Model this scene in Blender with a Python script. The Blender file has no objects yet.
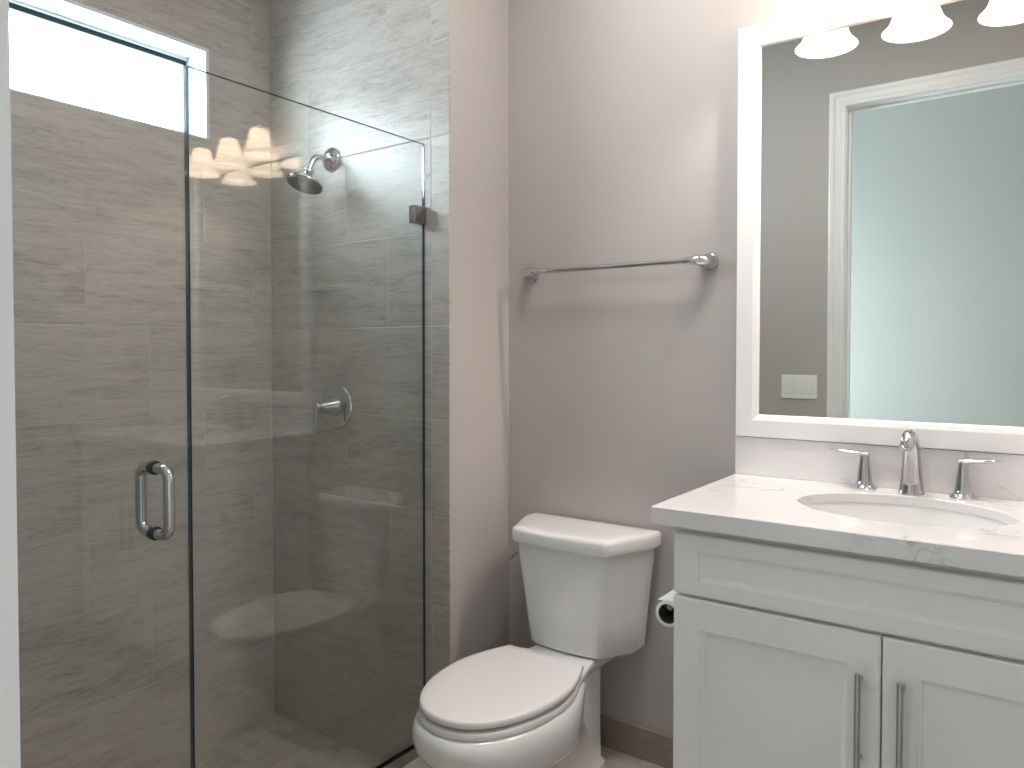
import bpy, bmesh, math, random
from mathutils import Vector, Matrix
random.seed(7)
S = bpy.context.scene
COL = S.collection
PI = math.pi

# ------------------------------------------------------------------ camera
cam_d = bpy.data.cameras.new('camera')
cam = bpy.data.objects.new('camera', cam_d); COL.objects.link(cam)
cam_d.sensor_width = 36.0; cam_d.sensor_fit = 'HORIZONTAL'
cam_d.lens = 751.0 / 1024 * 36
cam_d.shift_y = -14.84 / 1024
cam_d.clip_start = 0.01
yaw, pitch = 0.623, -0.0232
cam.location = (1.4675, -2.0243, 1.2104)
fw = Vector((-math.sin(yaw) * math.cos(pitch), math.cos(yaw) * math.cos(pitch), math.sin(pitch)))
cam.rotation_euler = fw.to_track_quat('-Z', 'Y').to_euler()
S.camera = cam

# ------------------------------------------------------------------ view + cycles
S.view_settings.view_transform = 'Standard'
S.view_settings.look = 'None'
S.view_settings.gamma = 1.0
S.view_settings.use_curve_mapping = False
S.view_settings.exposure = 0.95
cy = S.cycles
cy.use_denoising = True
cy.use_adaptive_sampling = False
cy.max_bounces = 12; cy.diffuse_bounces = 5; cy.glossy_bounces = 8
cy.transparent_max_bounces = 16; cy.transmission_bounces = 6
cy.caustics_reflective = False; cy.caustics_refractive = False
cy.sample_clamp_indirect = 9.0
cy.use_light_tree = True

# ------------------------------------------------------------------ sky
W = bpy.data.worlds.new('sky'); S.world = W; W.use_nodes = True
bg = W.node_tree.nodes['Background']
bg.inputs['Color'].default_value = (0.80, 0.915, 1.0, 1)
bg.inputs['Strength'].default_value = 18.5


def portal(loc, rot, sx, sy):
    l = bpy.data.lights.new('sky_portal', 'AREA'); l.shape = 'RECTANGLE'; l.size = sx; l.size_y = sy
    l.cycles.is_portal = True
    o = bpy.data.objects.new('sky_portal', l); COL.objects.link(o)
    o.location = loc; o.rotation_euler = rot
    return o


# the two openings to the sky: the shower window and the hall window
portal((-1.02, -1.05, 2.075), (0, -PI / 2, 0), 0.30, 1.0)
portal((-1.12, -2.75, 1.20), (0, -PI / 2, 0), 1.5, 0.9)


def lamp_point(loc, energy, color, radius, name='lamp_bulb_light', spot=None, rot=None):
    l = bpy.data.lights.new(name, 'SPOT' if spot else 'POINT')
    l.energy = energy; l.color = color; l.shadow_soft_size = radius
    if spot:
        l.spot_size = spot; l.spot_blend = 0.6
    o = bpy.data.objects.new(name, l); COL.objects.link(o); o.location = loc
    return o


LAMP_W = 6.0
LAMP_C = (1.0, 0.88, 0.79)
FILL_W = 7.5  # power of the added ceiling fill

# ------------------------------------------------------------------ node helper
class N:
    """tiny expression builder for scalar / vector node maths"""
    def __init__(self, mat):
        self.t = mat.node_tree; self.n = self.t.nodes; self.l = self.t.links

    def new(self, typ, **kw):
        x = self.n.new(typ)
        for k, v in kw.items():
            setattr(x, k, v)
        return x

    def put(self, sock, v):
        if isinstance(v, (int, float)):
            sock.default_value = v
        elif isinstance(v, (tuple, list)):
            if sock.type == 'RGBA' and len(v) == 3:
                v = (*v, 1)
            sock.default_value = v
        else:
            self.l.new(v, sock)

    def m(self, op, a, b=0.0, c=0.0):
        x = self.new('ShaderNodeMath', operation=op)
        self.put(x.inputs[0], a); self.put(x.inputs[1], b); self.put(x.inputs[2], c)
        return x.outputs[0]

    def vec(self, x, y, z):
        v = self.new('ShaderNodeCombineXYZ')
        for i, q in enumerate((x, y, z)):
            self.put(v.inputs[i], q)
        return v.outputs[0]

    def pos(self):
        g = self.new('ShaderNodeNewGeometry'); s = self.new('ShaderNodeSeparateXYZ')
        self.l.new(g.outputs['Position'], s.inputs[0])
        return s.outputs[0], s.outputs[1], s.outputs[2]

    def noise(self, v, scale=1.0, detail=4.0, rough=0.5, dist=0.0):
        x = self.new('ShaderNodeTexNoise')
        self.l.new(v, x.inputs['Vector'])
        x.inputs['Scale'].default_value = scale; x.inputs['Detail'].default_value = detail
        x.inputs['Roughness'].default_value = rough; x.inputs['Distortion'].default_value = dist
        return x.outputs['Fac']

    def white(self, v):
        x = self.new('ShaderNodeTexWhiteNoise', noise_dimensions='3D')
        self.l.new(v, x.inputs['Vector'])
        return x.outputs['Value']

    def ramp(self, f, stops):
        x = self.new('ShaderNodeValToRGB'); e = x.color_ramp.elements
        while len(e) < len(stops):
            e.new(0.5)
        for i, (p, c) in enumerate(stops):
            e[i].position = p; e[i].color = (*c, 1)
        self.l.new(f, x.inputs[0])
        return x.outputs[0]

    def mix(self, f, a, b):
        x = self.new('ShaderNodeMix', data_type='RGBA')
        self.put(x.inputs[0], f); self.put(x.inputs[6], a); self.put(x.inputs[7], b)
        return x.outputs[2]


def mat(name, color=(.8, .8, .8), rough=.5, metal=0.0, spec=0.5, coat=0.0, **kw):
    m = bpy.data.materials.new(name); m.use_nodes = True
    b = m.node_tree.nodes['Principled BSDF']
    b.inputs['Base Color'].default_value = (*color, 1)
    b.inputs['Roughness'].default_value = rough
    b.inputs['Metallic'].default_value = metal
    b.inputs['Specular IOR Level'].default_value = spec
    if coat:
        b.inputs['Coat Weight'].default_value = coat; b.inputs['Coat Roughness'].default_value = .03
    return m


def bump(n, m, h, strength=.2, dist=.002):
    b = n.new('ShaderNodeBump'); b.inputs['Strength'].default_value = strength; b.inputs['Distance'].default_value = dist
    n.l.new(h, b.inputs['Height'])
    n.l.new(b.outputs[0], m.node_tree.nodes['Principled BSDF'].inputs['Normal'])


def paint(name, color, rough=.6, scale=60):
    m = mat(name, color, rough, spec=.3); n = N(m)
    x, y, z = n.pos()
    f = n.noise(n.vec(x, y, z), scale, 3)
    c = n.mix(n.m('MULTIPLY', n.noise(n.vec(x, y, z), 1.3, 2), .25), color, tuple(c * .94 for c in color))
    n.l.new(c, m.node_tree.nodes['Principled BSDF'].inputs['Base Color'])
    bump(n, m, f, .08, .001)
    return m


def stone_tile(name, ua, off, seam=None, corner=None, h=.2852, P=.573, v_axis=2, z0=.149, dark=(.175, .162, .143), light=(.525, .492, .45),
               grout=(.56, .535, .49), rough=.34, third=.191, gw=.0015):
    """vein-cut travertine look tiles in a one-third running bond; ua = world axis of the long side"""
    m = mat(name, light, rough); n = N(m); p = n.pos(); u, v = p[ua], p[v_axis]
    vv = n.m('DIVIDE', n.m('SUBTRACT', v, z0), h)
    c0 = n.m('FLOOR', vv); c = n.m('ADD', c0, 1.0); fv = n.m('SUBTRACT', vv, c0)
    uu = n.m('DIVIDE', n.m('ADD', n.m('SUBTRACT', u, off), n.m('MULTIPLY', c, third)), P)
    ti = n.m('FLOOR', uu); fu = n.m('SUBTRACT', uu, ti)
    du = n.m('MULTIPLY', n.m('MINIMUM', fu, n.m('SUBTRACT', 1.0, fu)), P)
    dv = n.m('MULTIPLY', n.m('MINIMUM', fv, n.m('SUBTRACT', 1.0, fv)), h)
    d = n.m('MINIMUM', du, dv)
    if seam is not None:
        d = n.m('MAXIMUM', n.m('MULTIPLY', d, 1.0), 0.0)
        edge = n.m('GREATER_THAN', u, seam)
        # cut pieces past the seam: no vertical joints of their own
        d = n.m('ADD', n.m('MULTIPLY', d, n.m('SUBTRACT', 1.0, edge)), n.m('MULTIPLY', dv, edge))
        d = n.m('MINIMUM', d, n.m('ABSOLUTE', n.m('SUBTRACT', u, seam)))
        ti = n.m('ADD', ti, n.m('MULTIPLY', edge, 17.0))
    r1 = n.white(n.vec(ti, c, 1.3)); r2 = n.white(n.vec(ti, c, 7.9))
    su = n.m('ADD', u, n.m('MULTIPLY', r1, 9.0)); sv = n.m('ADD', v, n.m('MULTIPLY', r2, 5.0))
    warp = n.m('MULTIPLY', n.m('SUBTRACT', n.noise(n.vec(su, sv, 0.0), 4.0, 3), .5), .035)
    wv = n.m('ADD', sv, warp)
    a = n.noise(n.vec(n.m('MULTIPLY', su, 4.0), n.m('MULTIPLY', wv, 30.0), 0.0), 1.0, 7, .62, .25)
    b = n.noise(n.vec(n.m('MULTIPLY', su, 16.0), n.m('MULTIPLY', wv, 120.0), 3.0), 1.0, 5, .75, .4)
    big = n.noise(n.vec(n.m('MULTIPLY', su, 1.4), n.m('MULTIPLY', wv, 4.5), 5.0), 1.0, 2)
    pit = n.noise(n.vec(n.m('MULTIPLY', su, 18.0), n.m('MULTIPLY', wv, 60.0), 9.0), 1.0, 4, .7, 1.5)
    f = n.m('ADD', n.m('MULTIPLY', a, .36), n.m('ADD', n.m('MULTIPLY', b, .44), n.m('MULTIPLY', big, .20)))
    f = n.m('ADD', f, n.m('MULTIPLY', n.m('SUBTRACT', r1, .5), .05))
    mid = tuple((x * .45 + y * .55) for x, y in zip(dark, light))
    col = n.ramp(f, [(.30, dark), (.42, mid), (.54, tuple(.8 * q + .2 * w for q, w in zip(light, mid))), (.70, light)])
    # darker threads where the pits line up along the veins
    th = n.m('MULTIPLY', n.m('GREATER_THAN', pit, .60), n.m('LESS_THAN', a, .47))
    col = n.mix(n.m('MULTIPLY', th, .30), col, dark)
    if corner is not None:
        d = n.m('MINIMUM', d, n.m('MAXIMUM', n.m('SUBTRACT', n.m('ABSOLUTE', n.m('SUBTRACT', u, corner)), .0015), 0.0))
    g = n.m('LESS_THAN', d, gw)
    col = n.mix(n.m('MULTIPLY', g, .75), col, grout)
    bs = m.node_tree.nodes['Principled BSDF']
    n.l.new(col, bs.inputs['Base Color'])
    n.put(bs.inputs['Roughness'], n.m('ADD', rough, n.m('MULTIPLY', g, .4)))
    hh = n.m('ADD', n.m('MINIMUM', n.m('MULTIPLY', d, 400.0), 1.0), n.m('MULTIPLY', b, .25))
    bump(n, m, hh, .8, .0014)
    return m


def mosaic(name):
    m = mat(name, (.4, .38, .33), .42); n = N(m); x, y, z = n.pos()
    s = .0505
    ux = n.m('DIVIDE', x, s); uy = n.m('DIVIDE', n.m('ADD', y, .304), s)
    ix = n.m('FLOOR', ux); iy = n.m('FLOOR', uy)
    fx = n.m('SUBTRACT', ux, ix); fy = n.m('SUBTRACT', uy, iy)
    d = n.m('MINIMUM', n.m('MINIMUM', fx, n.m('SUBTRACT', 1.0, fx)), n.m('MINIMUM', fy, n.m('SUBTRACT', 1.0, fy)))
    r = n.white(n.vec(ix, iy, 2.0))
    nn = n.noise(n.vec(n.m('MULTIPLY', x, 3.0), n.m('MULTIPLY', y, 20.0), r), 6.0, 4, .6)
    f = n.m('ADD', n.m('MULTIPLY', r, .55), n.m('MULTIPLY', nn, .45))
    col = n.ramp(f, [(.15, (.31, .285, .24)), (.5, (.375, .345, .295)), (.85, (.42, .39, .335))])
    g = n.m('LESS_THAN', d, .028)
    col = n.mix(g, col, (.45, .42, .37))
    n.l.new(col, m.node_tree.nodes['Principled BSDF'].inputs['Base Color'])
    bump(n, m, n.m('MINIMUM', n.m('MULTIPLY', d, 12.0), 1.0), .5, .0015)
    return m


def quartz(name):
    m = mat(name, (.82, .80, .785), .12, spec=.5, coat=.3); n = N(m); x, y, z = n.pos()
    v = n.vec(x, y, z)
    a = n.noise(v, 4.5, 3, .55, 2.2)
    thin = n.m('SUBTRACT', 1.0, n.m('MINIMUM', n.m('MULTIPLY', n.m('ABSOLUTE', n.m('SUBTRACT', a, .5)), 60.0), 1.0))
    msk = n.ramp(n.noise(n.vec(n.m('ADD', x, 5.1), n.m('MULTIPLY', y, .7), z), 5.0, 2, .5), [(.54, (0, 0, 0)), (.62, (1, 1, 1))])
    a2 = n.noise(n.vec(n.m('ADD', x, 7.0), y, n.m('MULTIPLY', z, 1.5)), 8, 3, .5, 2.0)
    thin2 = n.m('SUBTRACT', 1.0, n.m('MINIMUM', n.m('MULTIPLY', n.m('ABSOLUTE', n.m('SUBTRACT', a2, .5)), 45.0), 1.0))
    f = n.m('MULTIPLY', n.m('MAXIMUM', thin, n.m('MULTIPLY', thin2, .7)), msk)
    col = n.mix(n.m('MULTIPLY', f, .7), (.80, .785, .79), (.33, .32, .34))
    n.l.new(col, m.node_tree.nodes['Principled BSDF'].inputs['Base Color'])
    return m


def glass_face(name, tint=(.957, .971, .962), k=2.0):
    """clear sheet glass: see-through with an angle-dependent mirror reflection on either face"""
    m = bpy.data.materials.new(name); m.use_nodes = True; n = N(m)
    out = m.node_tree.nodes['Material Output']; m.node_tree.nodes.remove(m.node_tree.nodes['Principled BSDF'])
    g = n.new('ShaderNodeNewGeometry')
    dt = n.new('ShaderNodeVectorMath', operation='DOT_PRODUCT')
    n.l.new(g.outputs['Incoming'], dt.inputs[0]); n.l.new(g.outputs['Normal'], dt.inputs[1])
    c = n.m('ABSOLUTE', dt.outputs['Value'])
    fr = n.m('ADD', .04, n.m('MULTIPLY', .96, n.m('POWER', n.m('SUBTRACT', 1.0, c), 5.0)))
    fr = n.m('MINIMUM', n.m('MULTIPLY', fr, k), 1.0)
    tr = n.new('ShaderNodeBsdfTransparent'); tr.inputs[0].default_value = (*tint, 1)
    gl = n.new('ShaderNodeBsdfGlossy'); gl.inputs['Roughness'].default_value = 0.0
    gl.inputs['Color'].default_value = (1, 1, 1, 1)
    mx = n.new('ShaderNodeMixShader'); n.l.new(fr, mx.inputs[0])
    n.l.new(tr.outputs[0], mx.inputs[1]); n.l.new(gl.outputs[0], mx.inputs[2])
    n.l.new(mx.outputs[0], out.inputs['Surface'])
    return m


def shade_glass(name):
    m = bpy.data.materials.new(name); m.use_nodes = True; n = N(m)
    out = m.node_tree.nodes['Material Output']; m.node_tree.nodes.remove(m.node_tree.nodes['Principled BSDF'])
    di = n.new('ShaderNodeBsdfDiffuse'); di.inputs[0].default_value = (.9, .86, .8, 1)
    tr = n.new('ShaderNodeBsdfTranslucent'); tr.inputs[0].default_value = (.95, .86, .76, 1)
    mx = n.new('ShaderNodeMixShader'); mx.inputs[0].default_value = .55
    n.l.new(di.outputs[0], mx.inputs[1]); n.l.new(tr.outputs[0], mx.inputs[2])
    em = n.new('ShaderNodeEmission'); em.inputs[0].default_value = (1, .82, .66, 1); em.inputs[1].default_value = 1.0
    ad = n.new('ShaderNodeAddShader'); n.l.new(mx.outputs[0], ad.inputs[0]); n.l.new(em.outputs[0], ad.inputs[1])
    n.l.new(ad.outputs[0], out.inputs['Surface'])
    return m


M = {}
M['paint'] = paint('greige_wall_paint', (.485, .455, .44))
M['hall_paint'] = paint('hall_wall_paint', (.52, .525, .50))
M['ceiling'] = paint('white_ceiling_paint', (.80, .79, .77))
M['trim'] = mat('white_trim_paint', (.86, .86, .86), .32)
M['tile_left'] = stone_tile('travertine_tile_window_wall', 1, -.571, corner=-.304)
M['tile_end'] = stone_tile('travertine_tile_shower_head_wall', 0, -.447, seam=-.071, corner=-.8527)
M['tile_floor'] = stone_tile('travertine_floor_tile', 0, .12, h=.2855, v_axis=1, z0=-.19, rough=.4,
                             dark=(.25, .21, .175), light=(.50, .44, .385), grout=(.55, .50, .45), gw=.0016)
M['tile_base'] = stone_tile('travertine_baseboard_tile', 0, .22, h=.3, z0=-.1, third=.1,
                            dark=(.17, .14, .118), light=(.34, .29, .255), rough=.4)
M['mosaic'] = mosaic('shower_floor_mosaic')
M['quartz'] = quartz('veined_white_quartz')
M['cab'] = mat('white_cabinet_paint', (.88, .88, .875), .36)
M['cab_dark'] = mat('cabinet_inner_paint', (.45, .45, .43), .6)
M['china'] = mat('white_vitreous_china', (.80, .80, .80), .09, spec=.5, coat=.5)
M['seat'] = mat('white_seat_plastic', (.80, .785, .785), .22)
M['chrome'] = mat('polished_chrome', (.60, .605, .62), .06, metal=1)
M['satin'] = mat('brushed_nickel', (.50, .51, .53), .2, metal=1)
M['chrome_dark_reflection'] = mat('chrome_dark_reflection', (.38, .38, .39), .1, metal=1)  # chrome for the clip, its dark reflection put into the base colour
M['rubber'] = mat('black_gasket_rubber', (.015, .015, .02), .5)
M['nozzle'] = mat('grey_spray_face', (.10, .10, .10), .45)
M['glass'] = glass_face('clear_shower_glass', k=1.25)
M['edge'] = mat('polished_glass_edge', (.012, .045, .06), .12, spec=.8)
M['pane'] = glass_face('window_pane_glass', (.97, .98, .98), 1.0)
M['mirror'] = mat('silvered_mirror', (.81, .85, .82), 0.0, metal=1)
M['shade'] = shade_glass('frosted_lamp_glass')
M['plastic'] = mat('white_switch_plastic', (.85, .85, .83), .3)
M['paper'] = mat('white_tissue_paper', (.88, .88, .87), .9, spec=.1)
M['card'] = mat('grey_cardboard_core', (.10, .085, .07), .9, spec=.1)
M['reveal'] = mat('white_window_reveal', (.66, .71, .71), .4)
M['stucco'] = paint('pale_exterior_render', (.80, .80, .79))
M['ground'] = paint('pale_exterior_paving', (.55, .54, .52))


# ------------------------------------------------------------------ mesh helpers (world coordinates)
def link(name, bm, material, parent=None, smooth=True, bevel=0, seg=2, subsurf=0, autosmooth=None):
    off = Vector(parent['_w']) if parent is not None else Vector((0, 0, 0))
    if parent is not None:
        for v in bm.verts:
            v.co -= off
    bmesh.ops.recalc_face_normals(bm, faces=bm.faces)
    me = bpy.data.meshes.new(name); bm.to_mesh(me); bm.free()
    mats = material if isinstance(material, list) else [material]
    for mm in mats:
        me.materials.append(mm)
    o = bpy.data.objects.new(name, me); COL.objects.link(o)
    if parent is not None:
        o.parent = parent
    o['_w'] = tuple(off)
    if smooth:
        for p in me.polygons:
            p.use_smooth = True
        ang = math.radians(autosmooth if autosmooth else 35)
        me.set_sharp_from_angle(angle=ang)
    if bevel:
        b = o.modifiers.new('bevel', 'BEVEL'); b.width = bevel; b.segments = seg; b.limit_method = 'ANGLE'
        b.angle_limit = math.radians(40); b.harden_normals = False
    if subsurf:
        s = o.modifiers.new('subsurf', 'SUBSURF'); s.levels = subsurf; s.render_levels = subsurf
    return o


def origin_to(o, loc):
    """move a top-level mesh's origin to loc without moving it"""
    loc = Vector(loc)
    o.data.transform(Matrix.Translation(-loc)); o.location = loc
    return o


def root(name, loc):
    o = bpy.data.objects.new(name, None); COL.objects.link(o); o.location = loc; o['_w'] = tuple(loc)
    o.empty_display_size = .05
    return o


def tag(o, label, cat, group=None):
    o['label'] = label; o['category'] = cat
    if group:
        o['group'] = group
    return o


def struct(name, bm, m, **kw):
    o = link(name, bm, m, smooth=False, **kw); o['kind'] = 'structure'
    return o


def B(): return bmesh.new()


def box(bm, x0, x1, y0, y1, z0, z1, mi=0):
    vs = [bm.verts.new((x, y, z)) for x in (x0, x1) for y in (y0, y1) for z in (z0, z1)]
    for f in ((0, 1, 3, 2), (4, 6, 7, 5), (0, 4, 5, 1), (2, 3, 7, 6), (0, 2, 6, 4), (1, 5, 7, 3)):
        bm.faces.new([vs[i] for i in f]).material_index = mi
    return bm


def loft(bm, rings, cap0=True, cap1=True, mi=0):
    R = [[bm.verts.new(p) for p in r] for r in rings]
    k = len(R[0])
    for a, b in zip(R, R[1:]):
        for i in range(k):
            bm.faces.new((a[i], a[(i + 1) % k], b[(i + 1) % k], b[i])).material_index = mi
    if cap0: bm.faces.new(R[0]).material_index = mi
    if cap1: bm.faces.new(R[-1]).material_index = mi
    return R


def frame_axes(d):
    d = Vector(d).normalized(); q = d.to_track_quat('Z', 'Y').to_matrix()
    return q @ Vector((1, 0, 0)), q @ Vector((0, 1, 0)), d


def lathe(bm, base, axis, prof, n=40, cap0=True, cap1=True, mi=0):
    """prof: (radius, height along axis)"""
    a, b, d = frame_axes(axis); base = Vector(base)
    return loft(bm, [[base + d * h + (a * math.cos(2 * PI * i / n) + b * math.sin(2 * PI * i / n)) * max(r, 1e-4) for i in range(n)] for r, h in prof],
         cap0, cap1, mi)


def tube(bm, pts, r, n=16, rs=None, flat=None):
    pts = [Vector(p) for p in pts]; rings = []
    prev = None
    for i, p in enumerate(pts):
        t = (pts[min(i + 1, len(pts) - 1)] - pts[max(i - 1, 0)]).normalized()
        if prev is None:
            ref = Vector((0, 0, 1)) if abs(t.z) < .9 else Vector((1, 0, 0))
            a = (ref - t * ref.dot(t)).normalized()
        else:
            a = (prev - t * prev.dot(t)).normalized()
        prev = a; b = t.cross(a)
        rr = rs[i] if rs else r
        fl = flat[i] if flat else 1.0
        rings.append([p + (a * math.cos(2 * PI * k / n) * fl + b * math.sin(2 * PI * k / n)) * rr for k in range(n)])
    loft(bm, rings)


def bez(p0, p1, p2, p3, n=12):
    p0, p1, p2, p3 = map(Vector, (p0, p1, p2, p3)); o = []
    for i in range(n + 1):
        t = i / n; s = 1 - t
        o.append(p0 * s ** 3 + p1 * 3 * s * s * t + p2 * 3 * s * t * t + p3 * t ** 3)
    return o


def arc_pts(c, r, a0, a1, u, v, n=8):
    c, u, v = Vector(c), Vector(u), Vector(v)
    return [c + (u * math.cos(a0 + (a1 - a0) * i / n) + v * math.sin(a0 + (a1 - a0) * i / n)) * r for i in range(n + 1)]


def wall_hole(bm, axis, p, t, a0, a1, b0, b1, holes, mi=0):
    """slab perpendicular to x (axis 0) or y (axis 1) from p to p+t, spanning a (other horizontal) and z, with rectangular holes"""
    h = holes[0]
    ha0, ha1, hb0, hb1 = h
    for (u0, u1, v0, v1) in ((a0, ha0, b0, b1), (ha1, a1, b0, b1), (ha0, ha1, b0, hb0), (ha0, ha1, hb1, b1)):
        if u1 - u0 < 1e-5 or v1 - v0 < 1e-5:
            continue
        if axis == 0: box(bm, p, p + t, u0, u1, v0, v1, mi)
        else: box(bm, u0, u1, p, p + t, v0, v1, mi)


# ------------------------------------------------------------------ room shell
X1 = -.8527; YE = -.304; G = -.1021; XR = 1.66; YF = -1.745; CH = 2.72; SF = -.128
WY0, WY1, WZ0, WZ1 = -1.58, -.546, 1.925, 2.229          # window opening in the left wall

struct('floor', box(B(), -.052, XR + .1, YF - .14, .1, -.16, 0), M['tile_floor'])
struct('shower_floor', box(B(), X1 - .02, -.052, YF - .02, YE + .02, SF - .04, SF), M['mosaic'])
bm = B(); wall_hole(bm, 0, X1, -.012, YF, YE + .012, SF - .04, CH, [(WY0, WY1, WZ0, WZ1)])
struct('wall_left', bm, M['tile_left'])
bm = B(); wall_hole(bm, 0, X1 - .012, -.168, YF - .14, .1, -.2, CH, [(WY0 - .001, WY1 + .001, WZ0 - .001, WZ1 + .001)])
struct('wall_exterior', bm, M['stucco'])
struct('wall_end', box(B(), X1, 0, YE, YE + .0085, SF - .04, CH), M['tile_end'])
struct('wall_return', box(B(), X1, 0, YE + .0085, .1, SF - .04, CH), M['paint'])
struct('wall_back', box(B(), 0, XR + .1, 0, .1, -.16, CH), M['paint'])
struct('wall_right', box(B(), XR, XR + .1, YF, 0, -.16, CH), M['paint'])
HC_ = 3.05
DX0, DX1, DH = .688, 1.56, 2.334
bm = B(); wall_hole(bm, 1, YF, -.09, X1 - .25, XR + .1, -.2, HC_ + .1, [(DX0 - .012, DX1 + .012, -.2, DH + .012)])
struct('wall_front', bm, M['paint'])
struct('wall_shower_front', box(B(), X1, -.052, YF, YF + .012, SF - .04, CH), M['tile_end'])
struct('ceiling', box(B(), X1 - .18, XR + .1, YF - .09, .1, CH, CH + .1), M['ceiling'])
# hall behind the doorway
HY = -3.35
struct('floor_hall', box(B(), -1.0, 3.1, HY - .1, YF - .14, -.1, 0), M['tile_floor'])
struct('ceiling_hall', box(B(), -1.1, 3.1, HY - .1, YF - .09, HC_, HC_ + .1), M['ceiling'])
struct('wall_hall_far', box(B(), -1.0, 3.1, HY - .1, HY, -.1, HC_), M['hall_paint'])
struct('wall_hall_right', box(B(), 3.0, 3.1, HY, YF - .09, -.1, HC_), M['hall_paint'])
struct('wall_hall_near', box(B(), XR + .1, 3.1, YF - .09, YF, -.1, HC_ + .1), M['hall_paint'])
bm = B(); wall_hole(bm, 0, -1.1, .1, HY - .1, YF - .09, -.1, HC_, [(-3.2, -2.3, .45, 1.95)])
struct('wall_hall_left', bm, M['hall_paint'])
w2 = root('window_2', (-1.05, -2.75, 1.20)); w2['kind'] = 'structure'
bm = B()
for y0, y1, z0, z1 in ((-3.2, -3.15, .45, 1.95), (-2.35, -2.3, .45, 1.95), (-3.15, -2.35, .45, .50), (-3.15, -2.35, 1.90, 1.95), (-2.77, -2.73, .50, 1.90)):
    box(bm, -1.07, -1.03, y0, y1, z0, z1)
link('window_frame', bm, M['trim'], w2, smooth=False)
link('window_pane', box(B(), -1.05, -1.045, -3.15, -2.35, .5, 1.9), M['pane'], w2, smooth=False)

# shower window: white reveal lining, slim sash, pane
w1 = root('window_1', (X1 - .09, (WY0 + WY1) / 2, WZ0)); w1['kind'] = 'structure'
bm = B(); t = .012
for y0, y1, z0, z1 in ((WY0, WY0 + t, WZ0, WZ1), (WY1 - t, WY1, WZ0, WZ1), (WY0 + t, WY1 - t, WZ1 - t, WZ1), (WY0 + t, WY1 - t, WZ0, WZ0 + .004)):
    box(bm, X1 - .178, X1 + .001, y0, y1, z0, z1)
link('window_reveal', bm, M['reveal'], w1, smooth=False)
bm = B(); a = .035
for y0, y1, z0, z1 in ((WY0 + t, WY0 + t + a, WZ0, WZ1 - t), (WY1 - t - a, WY1 - t, WZ0, WZ1 - t), (WY0 + t + a, WY1 - t - a, WZ1 - t - a, WZ1 - t), (WY0 + t + a, WY1 - t - a, WZ0 + .004, WZ0 + .004 + a)):
    box(bm, X1 - .15, X1 - .105, y0, y1, z0, z1)
link('window_frame', bm, M['reveal'], w1, smooth=False, bevel=.003)
link('window_pane', box(B(), X1 - .13, X1 - .125, WY0 + t + a, WY1 - t - a, WZ0 + .03, WZ1 - t - a), M['pane'], w1, smooth=False)

# baseboards (tile)
def baseb(name, x0, x1, y0, y1):
    struct(name, box(B(), x0, x1, y0, y1, 0, .095), M['tile_base'], bevel=.002)
baseb('baseboard_back', 0, XR, -.012, 0)
baseb('baseboard_return', 0, .012, YE + .02, -.012)
baseb('baseboard_right', XR - .012, XR, YF, -.6)
baseb('baseboard_front', -.05, DX0 - .115, YF, YF + .012)

# doorway: jamb + stepped casing
def casing(y, sgn, wdt=.070):
    bm = B()
    # profile across the casing: (offset from opening edge, thickness)
    prof = [(0, .0180), (.004, .0188), (.014, .0180), (.018, .011), (.022, .014), (.044, .015), (.050, .019), (wdt - .006, .020), (wdt, .016)]
    def strip(pa, pb, ta, tb):
        for side in (0, 1, 2):
            if side == 0:   # left leg
                q = [(DX0 - pa, 0), (DX0 - pb, 0), (DX0 - pb, DH + pb), (DX0 - pa, DH + pa)]
            elif side == 1:
                q = [(DX1 + pa, 0), (DX1 + pb, 0), (DX1 + pb, DH + pb), (DX1 + pa, DH + pa)]
            else:
                q = [(DX0 - pa, DH + pa), (DX0 - pb, DH + pb), (DX1 + pb, DH + pb), (DX1 + pa, DH + pa)]
            th = (ta, tb, tb, ta)
            f = [bm.verts.new((p[0], y + sgn * k, p[1])) for p, k in zip(q, th)]
            g = [bm.verts.new((p[0], y, p[1])) for p in q]
            bm.faces.new(f); bm.faces.new(g)
            for i in range(4):
                bm.faces.new((f[i], f[(i + 1) % 4], g[(i + 1) % 4], g[i]))
    e = -.004   # the casing steps back a little from the jamb edge
    for (a0, t0), (a1, t1) in zip(prof, prof[1:]):
        strip(a0 - e, a1 - e, t0, t1)
    return bm
d1 = root('door_1', (DX0, YF, 0)); d1['kind'] = 'structure'
link('door_casing', casing(YF, 1), M['trim'], d1, smooth=False)
link('hall_casing', casing(YF - .09, -1), M['trim'], d1, smooth=False)
bm = B()
box(bm, DX0 - .012, DX0, YF - .09, YF, 0, DH); box(bm, DX1, DX1 + .012, YF - .09, YF, 0, DH); box(bm, DX0 - .012, DX1 + .012, YF - .09, YF, DH, DH + .012)
link('door_jamb', bm, M['trim'], d1, smooth=False)
bm = B()   # stop moulding
box(bm, DX0, DX0 + .011, YF - .065, YF - .04, 0, DH - .011); box(bm, DX1 - .011, DX1, YF - .065, YF - .04, 0, DH - .011); box(bm, DX0, DX1, YF - .065, YF - .04, DH - .011, DH)
link('door_stop', bm, M['trim'], d1, smooth=False, bevel=.002)

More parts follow.
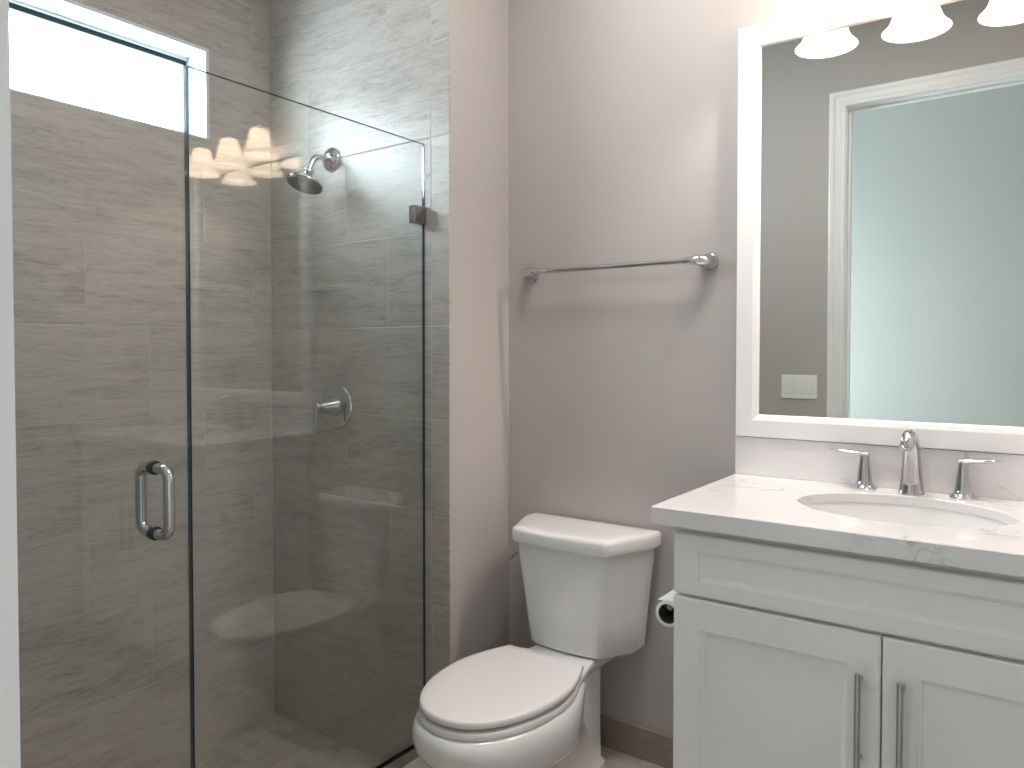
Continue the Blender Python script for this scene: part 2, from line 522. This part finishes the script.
# ------------------------------------------------------------------ shower glass
def slab_glass(bm, x0, x1, y0, y1, z0, z1):
    box(bm, x0, x1, y0, y1, z0, z1)
    bm.faces.ensure_lookup_table()
    for f in bm.faces:
        n = f.normal if f.normal.length else None
        f.normal_update()
        f.material_index = 0 if abs(f.normal.x) > .9 else 1
GT = .0095
p = root('fixed_glass_panel', (G, -.69, 0))
tag(p, 'fixed clear glass shower panel beside the tiled shower head wall', 'shower panel')
bm = B(); slab_glass(bm, G - GT / 2, G + GT / 2, -1.078, YE - .002, .006, 1.845)
link('glass_sheet', bm, [M['glass'], M['edge']], p, smooth=False)
c = link('wall_clip', box(B(), G - .012, G + .012, -.357, YE, 1.598, 1.652), M['chrome_dark_reflection'], p, smooth=False, bevel=.002)
link('bottom_seal', box(B(), G - .006, G + .006, -1.078, YE - .002, 0, .006), M['rubber'], p, smooth=False)

p = root('shower_door', (G, -1.40, 0))
tag(p, 'frameless clear glass shower door with a chrome pull handle', 'shower door')
bm = B(); slab_glass(bm, G - GT / 2, G + GT / 2, -1.70, -1.082, .010, 1.853)
link('glass_sheet', bm, [M['glass'], M['edge']], p, smooth=False)
bm = B(); box(bm, G - GT / 2 - .0004, G + GT / 2 + .0004, -1.70, -1.0815, 1.8470, 1.8534); box(bm, G - GT / 2 - .0004, G + GT / 2 + .0004, -1.0830, -1.0815, .010, 1.8470)
link('polished_edge', bm, M['edge'], p, smooth=False)
bm = B(); HYc = -1.163; z0, z1 = .818, .960
for s in (1, -1):
    r = .024; o_ = .052; xs = G + s * GT / 2
    pts = [(xs, HYc, z0)] + [(xs + s * (o_ - r), HYc, z0)] + arc_pts((xs + s * (o_ - r), HYc, z0 + r), r, -PI / 2, 0, (s, 0, 0), (0, 0, 1)) \
        + arc_pts((xs + s * (o_ - r), HYc, z1 - r), r, 0, PI / 2, (s, 0, 0), (0, 0, 1)) + [(xs, HYc, z1)]
    tube(bm, pts, .0115, 20)
hd = link('pull_handle', bm, M['chrome'], p)
bm = B()
for z in (z0, z1):
    lathe(bm, (G - GT / 2 - .002, HYc, z), (1, 0, 0), [(.0150, 0), (.0150, GT + .004)], 24)
link('gasket', bm, M['rubber'], hd)
for z in (.28, 1.60):
    link('hinge', box(B(), G - .014, G + .014, -1.725, -1.655, z - .045, z + .045), M['chrome'], p, smooth=False, bevel=.003)

# ------------------------------------------------------------------ shower head
fx, fz = -.518, 1.859
p = root('showerhead', (fx, YE, fz)); tag(p, 'round chrome shower head on a bent arm from the tiled wall', 'shower head')
bm = B(); lathe(bm, (fx, YE, fz), (0, -1, 0), [(.041, 0), (.041, .004), (.036, .012), (.022, .019), (.013, .022)], 40)
link('wall_flange', bm, M['chrome'], p)
NH = Vector((0, -.36, -.93)).normalized()
HC = Vector((fx, -.420, 1.755))              # centre of the spray face
neck = HC - NH * .056
bm = B(); tube(bm, [(fx, YE, fz), (fx, YE - .035, fz)] + bez((fx, YE - .04, fz), (fx, YE - .075, fz), tuple(neck - NH * .04), tuple(neck), 12), .0095, 18)
link('arm', bm, M['chrome'], p)
bm = B(); lathe(bm, neck - NH * .004, NH, [(.012, 0), (.017, .006), (.017, .014), (.013, .019), (.020, .030), (.044, .042), (.057, .050), (.0605, .055), (.0605, .059)], 48)
hd = link('head_shell', bm, M['chrome'], p)
bm = B(); lathe(bm, HC + NH * .0005, NH, [(.057, 0), (.056, .003), (.052, .0035)], 48)
for rr, k in ((.012, 8), (.024, 14), (.036, 20)):
    for i in range(k):
        a = 2 * PI * i / k; ax, bx_, dd = frame_axes(NH)
        lathe(bm, HC + NH * .004 + (ax * math.cos(a) + bx_ * math.sin(a)) * rr, NH, [(.0018, 0), (.0012, .002)], 6)
link('spray_face', bm, M['nozzle'], hd)

# ------------------------------------------------------------------ shower valve
vx, vz = -.499, 1.026
p = root('shower_valve', (vx, YE, vz)); tag(p, 'chrome shower mixer with round plate and drooping lever handle', 'shower valve')
bm = B(); lathe(bm, (vx, YE, vz), (0, -1, 0), [(.076, 0), (.076, .003), (.073, .007), (.062, .0095), (.03, .012), (.028, .012)], 56)
link('escutcheon', bm, M['chrome'], p)
bm = B(); lathe(bm, (vx, YE - .010, vz), (0, -1, 0), [(.033, 0), (.033, .006), (.030, .012), (.023, .045), (.016, .062), (.014, .075), (.009, .079)], 40)
hb = link('handle', bm, M['chrome'], p)
bm = B()
pts = bez((vx, YE - .080, vz + .006), (vx - .004, YE - .088, vz + .002), (vx - .008, YE - .086, vz - .03), (vx - .010, YE - .092, vz - .082), 14)
tube(bm, pts, .006, 16, rs=[.0075 + .001 * math.sin(PI * i / 14) - .003 * (i / 14) ** 3 for i in range(15)], flat=[.8] * 15)
link('lever', bm, M['chrome'], hb)

# ------------------------------------------------------------------ towel bar
p = root('towel_bar', (.42, 0, 1.46)); tag(p, 'chrome towel bar on the painted wall above the toilet', 'towel bar')
tz = 1.4605
TX0, TX1 = .094, .692
bm = B(); tube(bm, [(TX0 + .030, -.062, tz), (TX1 - .030, -.062, tz)], .0074, 18); link('bar', bm, M['chrome'], p)
for x, sg in ((TX0, 1), (TX1, -1)):
    bm = B()
    cv = [Vector((x, -.006, tz))] + bez((x, -.010, tz), (x, -.040, tz), (x + sg * .012, -.062, tz), (x + sg * .052, -.062, tz), 14)
    rr = [.0215] + [.0220 - .0135 * (k / 14) ** 1.1 for k in range(15)]
    tube(bm, cv, .01, 28, rs=rr)
    link('post', bm, M['chrome'], p)
    bm = B(); lathe(bm, (x, 0, tz), (0, -1, 0), [(.0245, 0), (.0250, .003), (.0235, .007), (.020, .009)], 36)
    link('rosette', bm, M['chrome'], p)

# ------------------------------------------------------------------ toilet
TXc = .334
p = root('toilet', (TXc, -.38, 0)); tag(p, 'white two-piece toilet with its lid closed', 'toilet')


def interp(tab, t):
    # Catmull-Rom through (t, w)
    n = len(tab)
    for i in range(n - 1):
        if tab[i][0] <= t <= tab[i + 1][0]:
            break
    p0, p1, p2, p3 = tab[max(i - 1, 0)], tab[i], tab[i + 1], tab[min(i + 2, n - 1)]
    s = (t - p1[0]) / (p2[0] - p1[0])
    m1 = (p2[1] - p0[1]) / (p2[0] - p0[0]) * (p2[0] - p1[0]); m2 = (p3[1] - p1[1]) / (p3[0] - p1[0]) * (p2[0] - p1[0])
    return (2 * s ** 3 - 3 * s * s + 1) * p1[1] + (s ** 3 - 2 * s * s + s) * m1 + (-2 * s ** 3 + 3 * s * s) * p2[1] + (s ** 3 - s * s) * m2


def egg(y0, y1, wb, wm, n=28, z=0, grow=0.0, tm=.42):
    """plan outline, back edge at y0 (half width wb), widest wm at fraction tm, elliptical nose at y1"""
    L = y1 - y0; R = []
    ys = []
    pts = []
    for i in range(n + 1):
        a = PI / 2 * i / n            # nose quarter ellipse from widest to tip
        pts.append((y0 + L * (tm + (1 - tm) * math.sin(a)), wm * math.cos(a) ** .92 if i < n else 0.0))
    back = []
    for i in range(12):
        s = i / 12
        back.append((y0 + L * tm * s, wb + (wm - wb) * math.sin(s * PI / 2)))
    side = back + pts
    out = [(TXc + w + (grow if w > 0 else 0), y) for y, w in side]
    out += [(TXc - w - grow, y) for y, w in reversed(side[:-1])]
    if grow:
        out = [(x, y - grow * max(0, (y - y0) / L - tm) / (1 - tm)) for x, y in out]
    return [(x, y, z) for x, y in out]


def scaled(ring, s, z, cx=None, cyy=None):
    cx = TXc if cx is None else cx
    cyy = sum(q[1] for q in ring) / len(ring) if cyy is None else cyy
    return [(cx + (q[0] - cx) * s, cyy + (q[1] - cyy) * s, z) for q in ring]


LY0, LY1 = -.286, -.736
# lid
o = egg(LY0, LY1, .122, .172)
ZL = .011
bm = B(); loft(bm, [scaled(o, .960, .3410 + ZL), scaled(o, .992, .3425 + ZL), scaled(o, 1, .347 + ZL), scaled(o, 1, .352 + ZL), scaled(o, .992, .357 + ZL), scaled(o, .972, .3595 + ZL), scaled(o, .9, .3605 + ZL), scaled(o, .5, .362 + ZL)])
link('seat_lid', bm, M['seat'], p, autosmooth=50)
bm = B(); o2 = egg(LY0 - .002, LY1 - .003, .120, .174)
loft(bm, [scaled(o2, .96, .3155 + ZL), scaled(o2, .988, .3165 + ZL), scaled(o2, .999, .320 + ZL), scaled(o2, 1.0, .326 + ZL), scaled(o2, .99, .3310 + ZL), scaled(o2, .945, .3330 + ZL)])
link('seat_ring', bm, M['seat'], p, autosmooth=50)
for s in (-1, 1):
    bm = B(); box(bm, TXc + s * .075 - .02, TXc + s * .075 + .02, -.286, -.262, .326, .360)
    link('seat_hinge', bm, M['seat'], p, smooth=False, bevel=.006, seg=3)

# bowl and pedestal: one lofted body
def ring_bowl(z, y0, y1, wb, wm, tm=.42):
    return egg(y0, y1, wb, wm, z=z, tm=tm)
rings = [
    ring_bowl(.000, -.14, -.550, .092, .104, .5),
    ring_bowl(.012, -.14, -.550, .092, .104, .5),
    ring_bowl(.022, -.145, -.540, .084, .096, .5),
    ring_bowl(.060, -.15, -.535, .078, .088, .5),
    ring_bowl(.110, -.17, -.550, .076, .092, .52),
    ring_bowl(.150, -.20, -.590, .080, .114, .50),
    ring_bowl(.180, -.225, -.640, .086, .143, .48),
    ring_bowl(.205, -.245, -.689, .096, .167, .46),
    ring_bowl(.232, -.262, -.727, .108, .183, .44),
    ring_bowl(.262, -.272, -.749, .117, .190, .42),
    ring_bowl(.290, -.275, -.755, .122, .190, .42),
    ring_bowl(.310, -.275, -.751, .122, .186, .42),
    ring_bowl(.322, -.277, -.743, .120, .179, .42),
    ring_bowl(.3255, -.280, -.735, .116, .173, .42),
    ring_bowl(.3265, -.29, -.72, .108, .160, .42),
]
bm = B(); loft(bm, rings)
link('bowl', bm, M['china'], p, autosmooth=60)
# deck carrying the tank
bm = B()
def deck(z, g):
    side = [(.142, -.345), (.128, -.300), (.112, -.245), (.102, -.205), (.098, -.17), (.098, -.05)]
    return [(TXc + w + g, y, z) for w, y in side] + [(TXc - w - g, y, z) for w, y in reversed(side)]
loft(bm, [deck(.275, -.03), deck(.300, -.010), deck(.318, -.001), deck(.334, 0), deck(.3395, -.0015), deck(.3415, -.006)])
link('tank_deck', bm, M['china'], p, autosmooth=60)
# trapway column behind the bowl
bm = B()
def col(z, w, y0, y1, r=.03, n=6):
    pts = []
    for cx, cy_, a in ((TXc + w - r, y1 + r, -PI / 2), (TXc + w - r, y0 - r, 0), (TXc - w + r, y0 - r, PI / 2), (TXc - w + r, y1 + r, PI)):
        for i in range(n + 1):
            q = a + PI / 2 * i / n
            pts.append((cx + r * math.cos(q), cy_ + r * math.sin(q), z))
    return pts
loft(bm, [col(.0, .090, -.085, -.36), col(.014, .090, -.085, -.36), col(.026, .081, -.09, -.35), col(.10, .078, -.09, -.34), col(.25, .078, -.09, -.34), col(.28, .078, -.088, -.34), col(.305, .076, -.08, -.32)])
link('trapway', bm, M['china'], p)
for s in (-1, 1):
    bm = B(); lathe(bm, (TXc + s * .087, -.30, .012), (0, 0, 1), [(.013, 0), (.013, .008), (.010, .017), (.004, .021)], 20)
    link('bolt_cap', bm, M['china'], p)

# tank
def tank_ring(z, yb, yf, wb, wf, rc=.022, bow=.010, n=6):
    """D-like plan: straight back (half width wb), canted sides, gently bowed front (half width wf)"""
    P_ = [(wb, yb), (wb + .002, yb - .045), (wf, yf)]
    c = [Vector((TXc + wb, yb)), Vector((TXc + wb + .001, yb - .05)), Vector((TXc + wf, yf)), Vector((TXc - wf, yf)), Vector((TXc - wb - .001, yb - .05)), Vector((TXc - wb, yb))]
    rad = [.006, rc * 1.6, rc, rc, rc * 1.6, .006]
    out = []
    k = len(c)
    for i in range(k):
        a, b_, d = c[i - 1], c[i], c[(i + 1) % k]
        u = (a - b_).normalized(); v = (d - b_).normalized(); r = min(rad[i], (a - b_).length * .45, (d - b_).length * .45)
        for j in range(n + 1):
            t = j / n
            q = b_ + u * r * (1 - t) ** 2 + v * r * t ** 2
            out.append(q)
        if i == 2:    # bowed front
            for j in range(1, 8):
                t = j / 8; q0 = c[2].lerp(c[3], .06 + .88 * t)
                out.append(Vector((q0.x, q0.y - bow * math.sin(PI * t))))
    return [(q.x, q.y, z) for q in out]
bm = B()
loft(bm, [tank_ring(.3435, -.045, -.175, .155, .100), tank_ring(.346, -.034, -.188, .172, .112), tank_ring(.356, -.030, -.193, .180, .118),
          tank_ring(.45, -.027, -.200, .188, .128), tank_ring(.55, -.024, -.208, .198, .140), tank_ring(.61, -.022, -.212, .205, .148), tank_ring(.648, -.022, -.214, .208, .151)])
tk = link('tank', bm, M['china'], p, autosmooth=30)
bm = B()
loft(bm, [tank_ring(.646, -.020, -.217, .212, .152), tank_ring(.648, -.014, -.226, .221, .160), tank_ring(.655, -.012, -.229, .2235, .162), tank_ring(.681, -.012, -.229, .2235, .162),
          tank_ring(.689, -.014, -.226, .221, .159), tank_ring(.6925, -.020, -.219, .214, .152), tank_ring(.694, -.035, -.205, .200, .140), tank_ring(.6945, -.08, -.16, .15, .10)])
link('tank_lid', bm, M['china'], p, autosmooth=60)
bm = B()
ly, lz = -.140, .602; lx = TXc - .172
lathe(bm, (lx + .012, ly, lz), (-1, 0, 0), [(.012, 0), (.012, .014), (.009, .020)], 20)
tube(bm, bez((lx - .002, ly, lz), (lx - .014, ly, lz), (lx - .014, ly - .02, lz - .004), (lx - .010, ly - .062, lz - .012), 10), .0055, 12)
link('flush_lever', bm, M['chrome'], p)

# ------------------------------------------------------------------ vanity cabinet
CX0, CX1 = .8155, 1.640
CF = -.503     # face-frame plane
DFY = -.523    # door front plane
CT = .8425
p = root('vanity_cabinet', ((CX0 + CX1) / 2, -.26, 0)); tag(p, 'white vanity cabinet with two panelled doors under the quartz top', 'cabinet')
bm = B()
box(bm, CX0, CX0 + .018, CF, -.002, .0, CT); box(bm, CX1 - .018, CX1, CF, -.002, .0, CT)
box(bm, CX0 + .018, CX1 - .018, CF + .06, CF + .075, 0, .09)           # toe kick
box(bm, CX0 + .018, CX1 - .018, CF, -.002, .09, .108)
box(bm, CX0 + .018, CX1 - .018, -.012, -.002, .108, CT)
box(bm, CX0 + .018, CX1 - .018, CF, CF + .02, .80, CT); box(bm, CX0 + .018, CX1 - .018, CF, CF + .02, .672, .712)
box(bm, 1.222 - .02, 1.222 + .02, CF, CF + .02, .108, .672)
link('carcass', bm, M['cab'], p, smooth=False)
link('end_filler', box(B(), CX1, XR, CF, CF + .02, .0, CT), M['cab'], p, smooth=False)


def shaker(x0, x1, z0, z1, fx, fz, yf=DFY, th=.019):
    """frame and recessed panel front with a small bevelled inner lip"""
    bm = B(); yb = yf + th
    def ringp(ix, iz, y):
        return [(x0 + ix, y, z0 + iz), (x1 - ix, y, z0 + iz), (x1 - ix, y, z1 - iz), (x0 + ix, y, z1 - iz)]
    loft(bm, [ringp(0, 0, yb), ringp(0, 0, yf + .0025), ringp(.0025, .0025, yf), ringp(fx, fz, yf), ringp(fx + .0018, fz + .0018, yf + .003),
              ringp(fx + .006, fz + .006, yf + .0045), ringp(fx + .009, fz + .009, yf + .0095), ringp(fx + .0105, fz + .0105, yf + .0095)])
    return bm


link('drawer_front', shaker(CX0, CX1, .696, .825, .055, .032), M['cab'], p, smooth=False)


def door(x0, x1, hx):
    d = link('door', shaker(x0, x1, .105, .688, .058, .062), M['cab'], p, smooth=False)
    bm = B()
    tube(bm, [(hx, -.551, .621), (hx, -.551, .440)], .0058, 16)
    for z in (.604, .457):
        tube(bm, [(hx, DFY + .001, z), (hx, -.549, z)], .0045, 12)
    link('handle', bm, M['satin'], d)
door(CX0, 1.2205, 1.187)
door(1.2235, CX1, 1.257)

# ------------------------------------------------------------------ countertop with an oval cut-out, sink, backsplash
SX, SY, SA, SB = 1.213, -.262, .206, .158
TX_0, TX_1, TY0, TY1, TZ0, TZ1 = .7736, XR - .001, -.5468, -.001, .8425, .880
bm = B()
n = 96
def edgept(a):
    """point on the slab outline in direction a from the sink centre"""
    dx, dy = math.cos(a), math.sin(a)
    t = 1e9
    if dx > 1e-9: t = min(t, (TX_1 - SX) / dx)
    if dx < -1e-9: t = min(t, (TX_0 - SX) / dx)
    if dy > 1e-9: t = min(t, (TY1 - SY) / dy)
    if dy < -1e-9: t = min(t, (TY0 - SY) / dy)
    return SX + dx * t, SY + dy * t
angs = [2 * PI * i / n for i in range(n)] + [math.atan2(y - SY, x - SX) % (2 * PI) for x in (TX_0, TX_1) for y in (TY0, TY1)]
angs = sorted(angs)
def ell(a, g=0.0):
    # matching angle on the ellipse
    t = math.atan2(math.sin(a) / (SB), math.cos(a) / (SA))
    r = 1 / math.sqrt((math.cos(a) / (SA + g)) ** 2 + (math.sin(a) / (SB + g)) ** 2)
    return SX + r * math.cos(a), SY + r * math.sin(a)
ins = .0025; TZM = TZ1 - .021
def inset_edge(a, g):
    x, y = edgept(a)
    return min(max(x, TX_0 + g), TX_1 - g), min(max(y, TY0 + g), TY1 - min(g, .02))
seq = [[(*edgept(a), TZ0) for a in angs], [(*edgept(a), TZ1 - ins) for a in angs], [(*inset_edge(a, ins), TZ1) for a in angs],
       [(*ell(a, .002), TZ1) for a in angs], [(*ell(a), TZ1 - .002) for a in angs], [(*ell(a), TZM) for a in angs], [(*inset_edge(a, .035), TZM) for a in angs], [(*inset_edge(a, .035), TZ0) for a in angs], [(*edgept(a), TZ0) for a in angs]]
loft(bm, seq, False, False)
bmesh.ops.remove_doubles(bm, verts=bm.verts, dist=1e-6)
o = link('countertop', bm, M['quartz'], smooth=False)
origin_to(o, (SX, SY, TZ0)); tag(o, 'white grey-veined quartz countertop on the vanity cabinet', 'countertop')
o = link('backsplash', box(B(), TX_0, XR - .001, -.021, -.001, TZ1, .9816), M['quartz'], smooth=False, bevel=.0015)
origin_to(o, (SX, -.011, TZ1)); tag(o, 'low quartz backsplash strip between the countertop and the mirror', 'backsplash')

p = root('sink', (SX, SY, .70)); tag(p, 'white oval undermount sink set into the countertop', 'sink')
bm = B(); m_ = 64
def er(sc, z, g=0.0):
    return [(SX + (SA * sc + g) * math.cos(2 * PI * i / m_), SY + (SB * sc + g) * math.sin(2 * PI * i / m_), z) for i in range(m_)]
loft(bm, [er(1, TZM - .0005, .028), er(1, TZM - .0005, .003), er(1, TZM - .010, 0.0), er(.97, .805, 0), er(.90, .765, 0), er(.76, .728, 0), er(.52, .708, 0), er(.2, .700, 0), er(.10, .699, 0),
          er(.10, .688, 0), er(.3, .690, 0), er(.58, .697, 0), er(.82, .716, 0), er(.97, .755, 0), er(1.02, .80, .004), er(1, TZM - .013, .010), er(1, TZM - .013, .028), er(1, TZM - .0005, .028)], False, False)
bmesh.ops.remove_doubles(bm, verts=bm.verts, dist=1e-6)
link('basin', bm, M['china'], p, autosmooth=50)
bm = B(); lathe(bm, (SX, SY, .690), (0, 0, 1), [(.015, 0), (.021, .009), (.021, .0115), (.015, .012), (.014, .010), (.004, .013)], 28)
link('drain', bm, M['chrome'], p)

# ------------------------------------------------------------------ faucet
FX, FY = 1.207, -.066
p = root('faucet', (FX, FY, TZ1)); tag(p, 'chrome widespread faucet, spout between two lever handles', 'faucet')
bm = B()
# spout: a tapered column that leans forward and ends in a short nose
sec = [(0, .000, .0275, .0275), (0, .004, .0275, .0275), (0, .009, .0262, .0262), (-.001, .03, .0240, .0245), (-.003, .06, .0215, .0230), (-.007, .09, .0190, .0215), (-.013, .110, .0175, .0205),
       (-.022, .127, .0165, .0190), (-.036, .137, .0160, .0165), (-.052, .1385, .0158, .0150), (-.066, .133, .0155, .0145), (-.076, .123, .0150, .0140), (-.081, .113, .0140, .0130)]
pts = [Vector((FX, FY + a, TZ1 + b)) for a, b, c_, d_ in sec]
rings = []
for i, q in enumerate(pts):
    t = (pts[min(i + 1, len(pts) - 1)] - pts[max(i - 1, 0)]).normalized()
    if i < 3: t = Vector((0, 0, 1))
    s_ = Vector((1, 0, 0)); f_ = t.cross(s_)
    rings.append([q + s_ * math.cos(2 * PI * k / 32) * sec[i][2] + f_ * math.sin(2 * PI * k / 32) * sec[i][3] for k in range(32)])
loft(bm, rings)
sp = link('spout', bm, M['chrome'], p, autosmooth=50)
bm = B(); d_ = (pts[-1] - pts[-2]).normalized(); lathe(bm, pts[-1] - d_ * .001, d_, [(.0105, 0), (.0105, .004), (.008, .0045)], 24)
link('aerator', bm, M['satin'], sp)
for s in (-1, 1):
    hx = FX + s * .103; hy = FY + .006
    bm = B(); lathe(bm, (hx, hy, TZ1), (0, 0, 1), [(.0285, 0), (.0288, .003), (.0235, .008), (.0185, .014), (.0168, .022), (.0138, .050), (.0112, .072), (.0105, .082), (.0075, .087)], 36)
    h = link('handle', bm, M['chrome'], p)
    bm = B()
    L = [(-.009, .0820, .0085, .6), (.004, .0835, .0110, .52), (.02, .0850, .0122, .46), (.04, .0872, .0122, .42), (.058, .0890, .0108, .38), (.071, .0900, .0080, .36), (.078, .0905, .0040, .35)]
    rings = []
    for dx, dz, w, fl in L:
        rings.append([(hx + s * dx, hy + w * math.cos(2 * PI * k / 20), TZ1 + dz + w * fl * math.sin(2 * PI * k / 20)) for k in range(20)])
    loft(bm, rings)
    link('lever', bm, M['chrome'], h)

# ------------------------------------------------------------------ mirror
p = root('mirror', (1.205, -.015, .984)); tag(p, 'large rectangular wall mirror in a wide white frame', 'mirror')
MX0, MX1, MZ0, MZ1 = .777, 1.634, .984, 2.071
IX, IZ = .060, .060
bm = B()
def fr(g, y): return [(MX0 + g, y, MZ0 + g), (MX1 - g, y, MZ0 + g), (MX1 - g, y, MZ1 - g), (MX0 + g, y, MZ1 - g)]
loft(bm, [fr(0, -.002), fr(0, -.028), fr(.002, -.031), fr(.044, -.031), fr(.047, -.030), fr(.056, -.027), fr(.060, -.021), fr(.060, -.002), fr(0, -.002)], False, False)
bmesh.ops.remove_doubles(bm, verts=bm.verts, dist=1e-6)
link('frame', bm, M['trim'], p, smooth=False)
link('mirror_glass', box(B(), MX0 + .055, MX1 - .055, -.020, -.003, MZ0 + .055, MZ1 - .055), M['mirror'], p, smooth=False)

# ------------------------------------------------------------------ vanity light
VL = [(.976, 2.011), (1.186, 2.003), (1.392, 1.994)]
VY = -.113
p = root('vanity_light', (1.183, 0, 2.20)); tag(p, 'three-shade frosted glass vanity light above the mirror', 'wall light')
bm = B()
rings = []
for dy, s_ in ((0, 1), (-.010, 1), (-.016, .94), (-.019, .8), (-.020, .3)):
    rings.append([(1.183 + .105 * s_ * math.cos(2 * PI * i / 48), dy, 2.19 + .058 * s_ * math.sin(2 * PI * i / 48)) for i in range(48)])
loft(bm, rings); link('wall_plate', bm, M['satin'], p)
for i, (x, z) in enumerate(VL):
    top = z + .110
    bm = B(); sx = 1.183 + (i - 1) * .05
    tube(bm, bez((sx, -.012, 2.19), (sx + (i - 1) * .03, -.10, 2.19 - .01), (x, VY - .005, top + .11), (x, VY, top + .028), 16), .006, 12)
    link('arm', bm, M['satin'], p)
    bm = B(); lathe(bm, (x, VY, top + .034), (0, 0, -1), [(.008, 0), (.012, .006), (.012, .014), (.020, .022), (.0225, .034), (.0225, .038)], 28)
    link('socket', bm, M['satin'], p)
    bm = B()
    prof = [(.024, .112), (.034, .109), (.0375, .101), (.041, .082), (.0455, .062), (.051, .042), (.058, .022), (.064, .012), (.071, .005), (.0765, .000)]
    inner = [(r - .003, h + (.001 if k else 0)) for k, (r, h) in enumerate(prof)][::-1]
    lathe(bm, (x, VY, z), (0, 0, 1), prof + [] , 44, False, False)
    lathe(bm, (x, VY, z), (0, 0, 1), [(r - .003, h - .002 if h > .1 else h) for r, h in prof], 44, False, False)
    lathe(bm, (x, VY, z), (0, 0, 1), [(.0765, 0), (.077, -.0015), (.0735, 0)], 44, False, False)
    link('shade', bm, M['shade'], p, autosmooth=60)
    lamp_point((x, VY, z + .050), LAMP_W, LAMP_C, .022)

# ------------------------------------------------------------------ added unseen ceiling light, brightens the whole bathroom
def fill_light(x, y, w, label):
    p = root('added_fill_light', (x, y, CH)); tag(p, label, 'added fill light')
    bm = B(); lathe(bm, (x, y, CH), (0, 0, -1), [(.245, 0), (.245, .018), (.236, .022), (.233, .018)], 48, False, False)
    link('fill_light_ring', bm, M['trim'], p)
    l = bpy.data.lights.new('added_fill_lamp', 'AREA'); l.shape = 'DISK'; l.size = .46; l.energy = w; l.color = (1, .95, .90)
    o_ = bpy.data.objects.new('added_fill_lamp', l); COL.objects.link(o_); o_.location = (x, y, CH - .022)
if FILL_W:
    fill_light(.80, -.62, FILL_W, 'added unseen round light on the bathroom ceiling for general fill')

# ------------------------------------------------------------------ light switch on the door wall (seen in the mirror)
p = root('light_switch', (.486, YF, 1.042)); tag(p, 'white three-gang light switch beside the doorway, seen in the mirror', 'light switch')
link('switch_plate', box(B(), .403, .569, YF, YF + .006, .985, 1.099), M['plastic'], p, smooth=False, bevel=.003)
for k in (-1, 0, 1):
    x = .486 + k * .045
    link('rocker', box(B(), x - .016, x + .016, YF + .006, YF + (.0095 if k else .0075), 1.009, 1.075), M['plastic'], p, smooth=False, bevel=.002)

# ------------------------------------------------------------------ toilet paper
RX, RZ, RY0, RY1 = .7605, .622, -.43, -.335
p = root('toilet_paper_holder', (CX0, RY1 + .02, RZ)); tag(p, 'chrome toilet paper holder on the side of the vanity cabinet', 'toilet paper holder')
bm = B(); lathe(bm, (CX0, RY1 + .03, RZ), (-1, 0, 0), [(.024, 0), (.024, .004), (.012, .010), (.009, .03), (.009, .050), (.0095, .060)], 28)
link('wall_post', bm, M['chrome'], p)
bm = B(); tube(bm, [(RX, RY1 + .034, RZ), (RX, RY0 + .012, RZ)], .0075, 16)
link('arm', bm, M['chrome'], p)
p = root('toilet_paper_roll', (RX, (RY0 + RY1) / 2, RZ - .011)); tag(p, 'nearly used up white toilet paper roll between toilet and vanity', 'toilet paper')
zc = RZ - .0125
bm = B(); lathe(bm, (RX, RY0, zc), (0, 1, 0), [(.0225, 0), (.0295, .0005), (.0298, .001), (.0298, RY1 - RY0 - .001), (.0295, RY1 - RY0), (.0225, RY1 - RY0), (.0225, 0)], 40, False, False)
bmesh.ops.remove_doubles(bm, verts=bm.verts, dist=1e-6)
rl = link('paper', bm, M['paper'], p)
bm = B(); lathe(bm, (RX, RY0 + .0004, zc), (0, 1, 0), [(.0222, 0), (.0222, RY1 - RY0 - .0008)], 40, False, False)
lathe(bm, (RX, RY0 + .0004, zc), (0, 1, 0), [(.0214, 0), (.0214, RY1 - RY0 - .0008)], 40, False, False)
link('core', bm, M['card'], p)
bm = B()
a0 = PI * .40
prof = [(RX + .0300 * math.cos(a0 + .12 * i), zc + .0300 * math.sin(a0 + .12 * i)) for i in range(5)]
prof += [(prof[-1][0] - .010, prof[-1][1] + .000), (prof[-1][0] - .020, prof[-1][1] - .002)]
rg = [[(x, RY0 + .001, z) for x, z in prof] + [(x, RY0 + .001, z + .0009) for x, z in reversed(prof)], [(x, RY1 - .001, z) for x, z in prof] + [(x, RY1 - .001, z + .0009) for x, z in reversed(prof)]]
loft(bm, rg); link('loose_sheet', bm, M['paper'], p, smooth=False)

for o in list(S.objects):
    if '_w' in o:
        del o['_w']
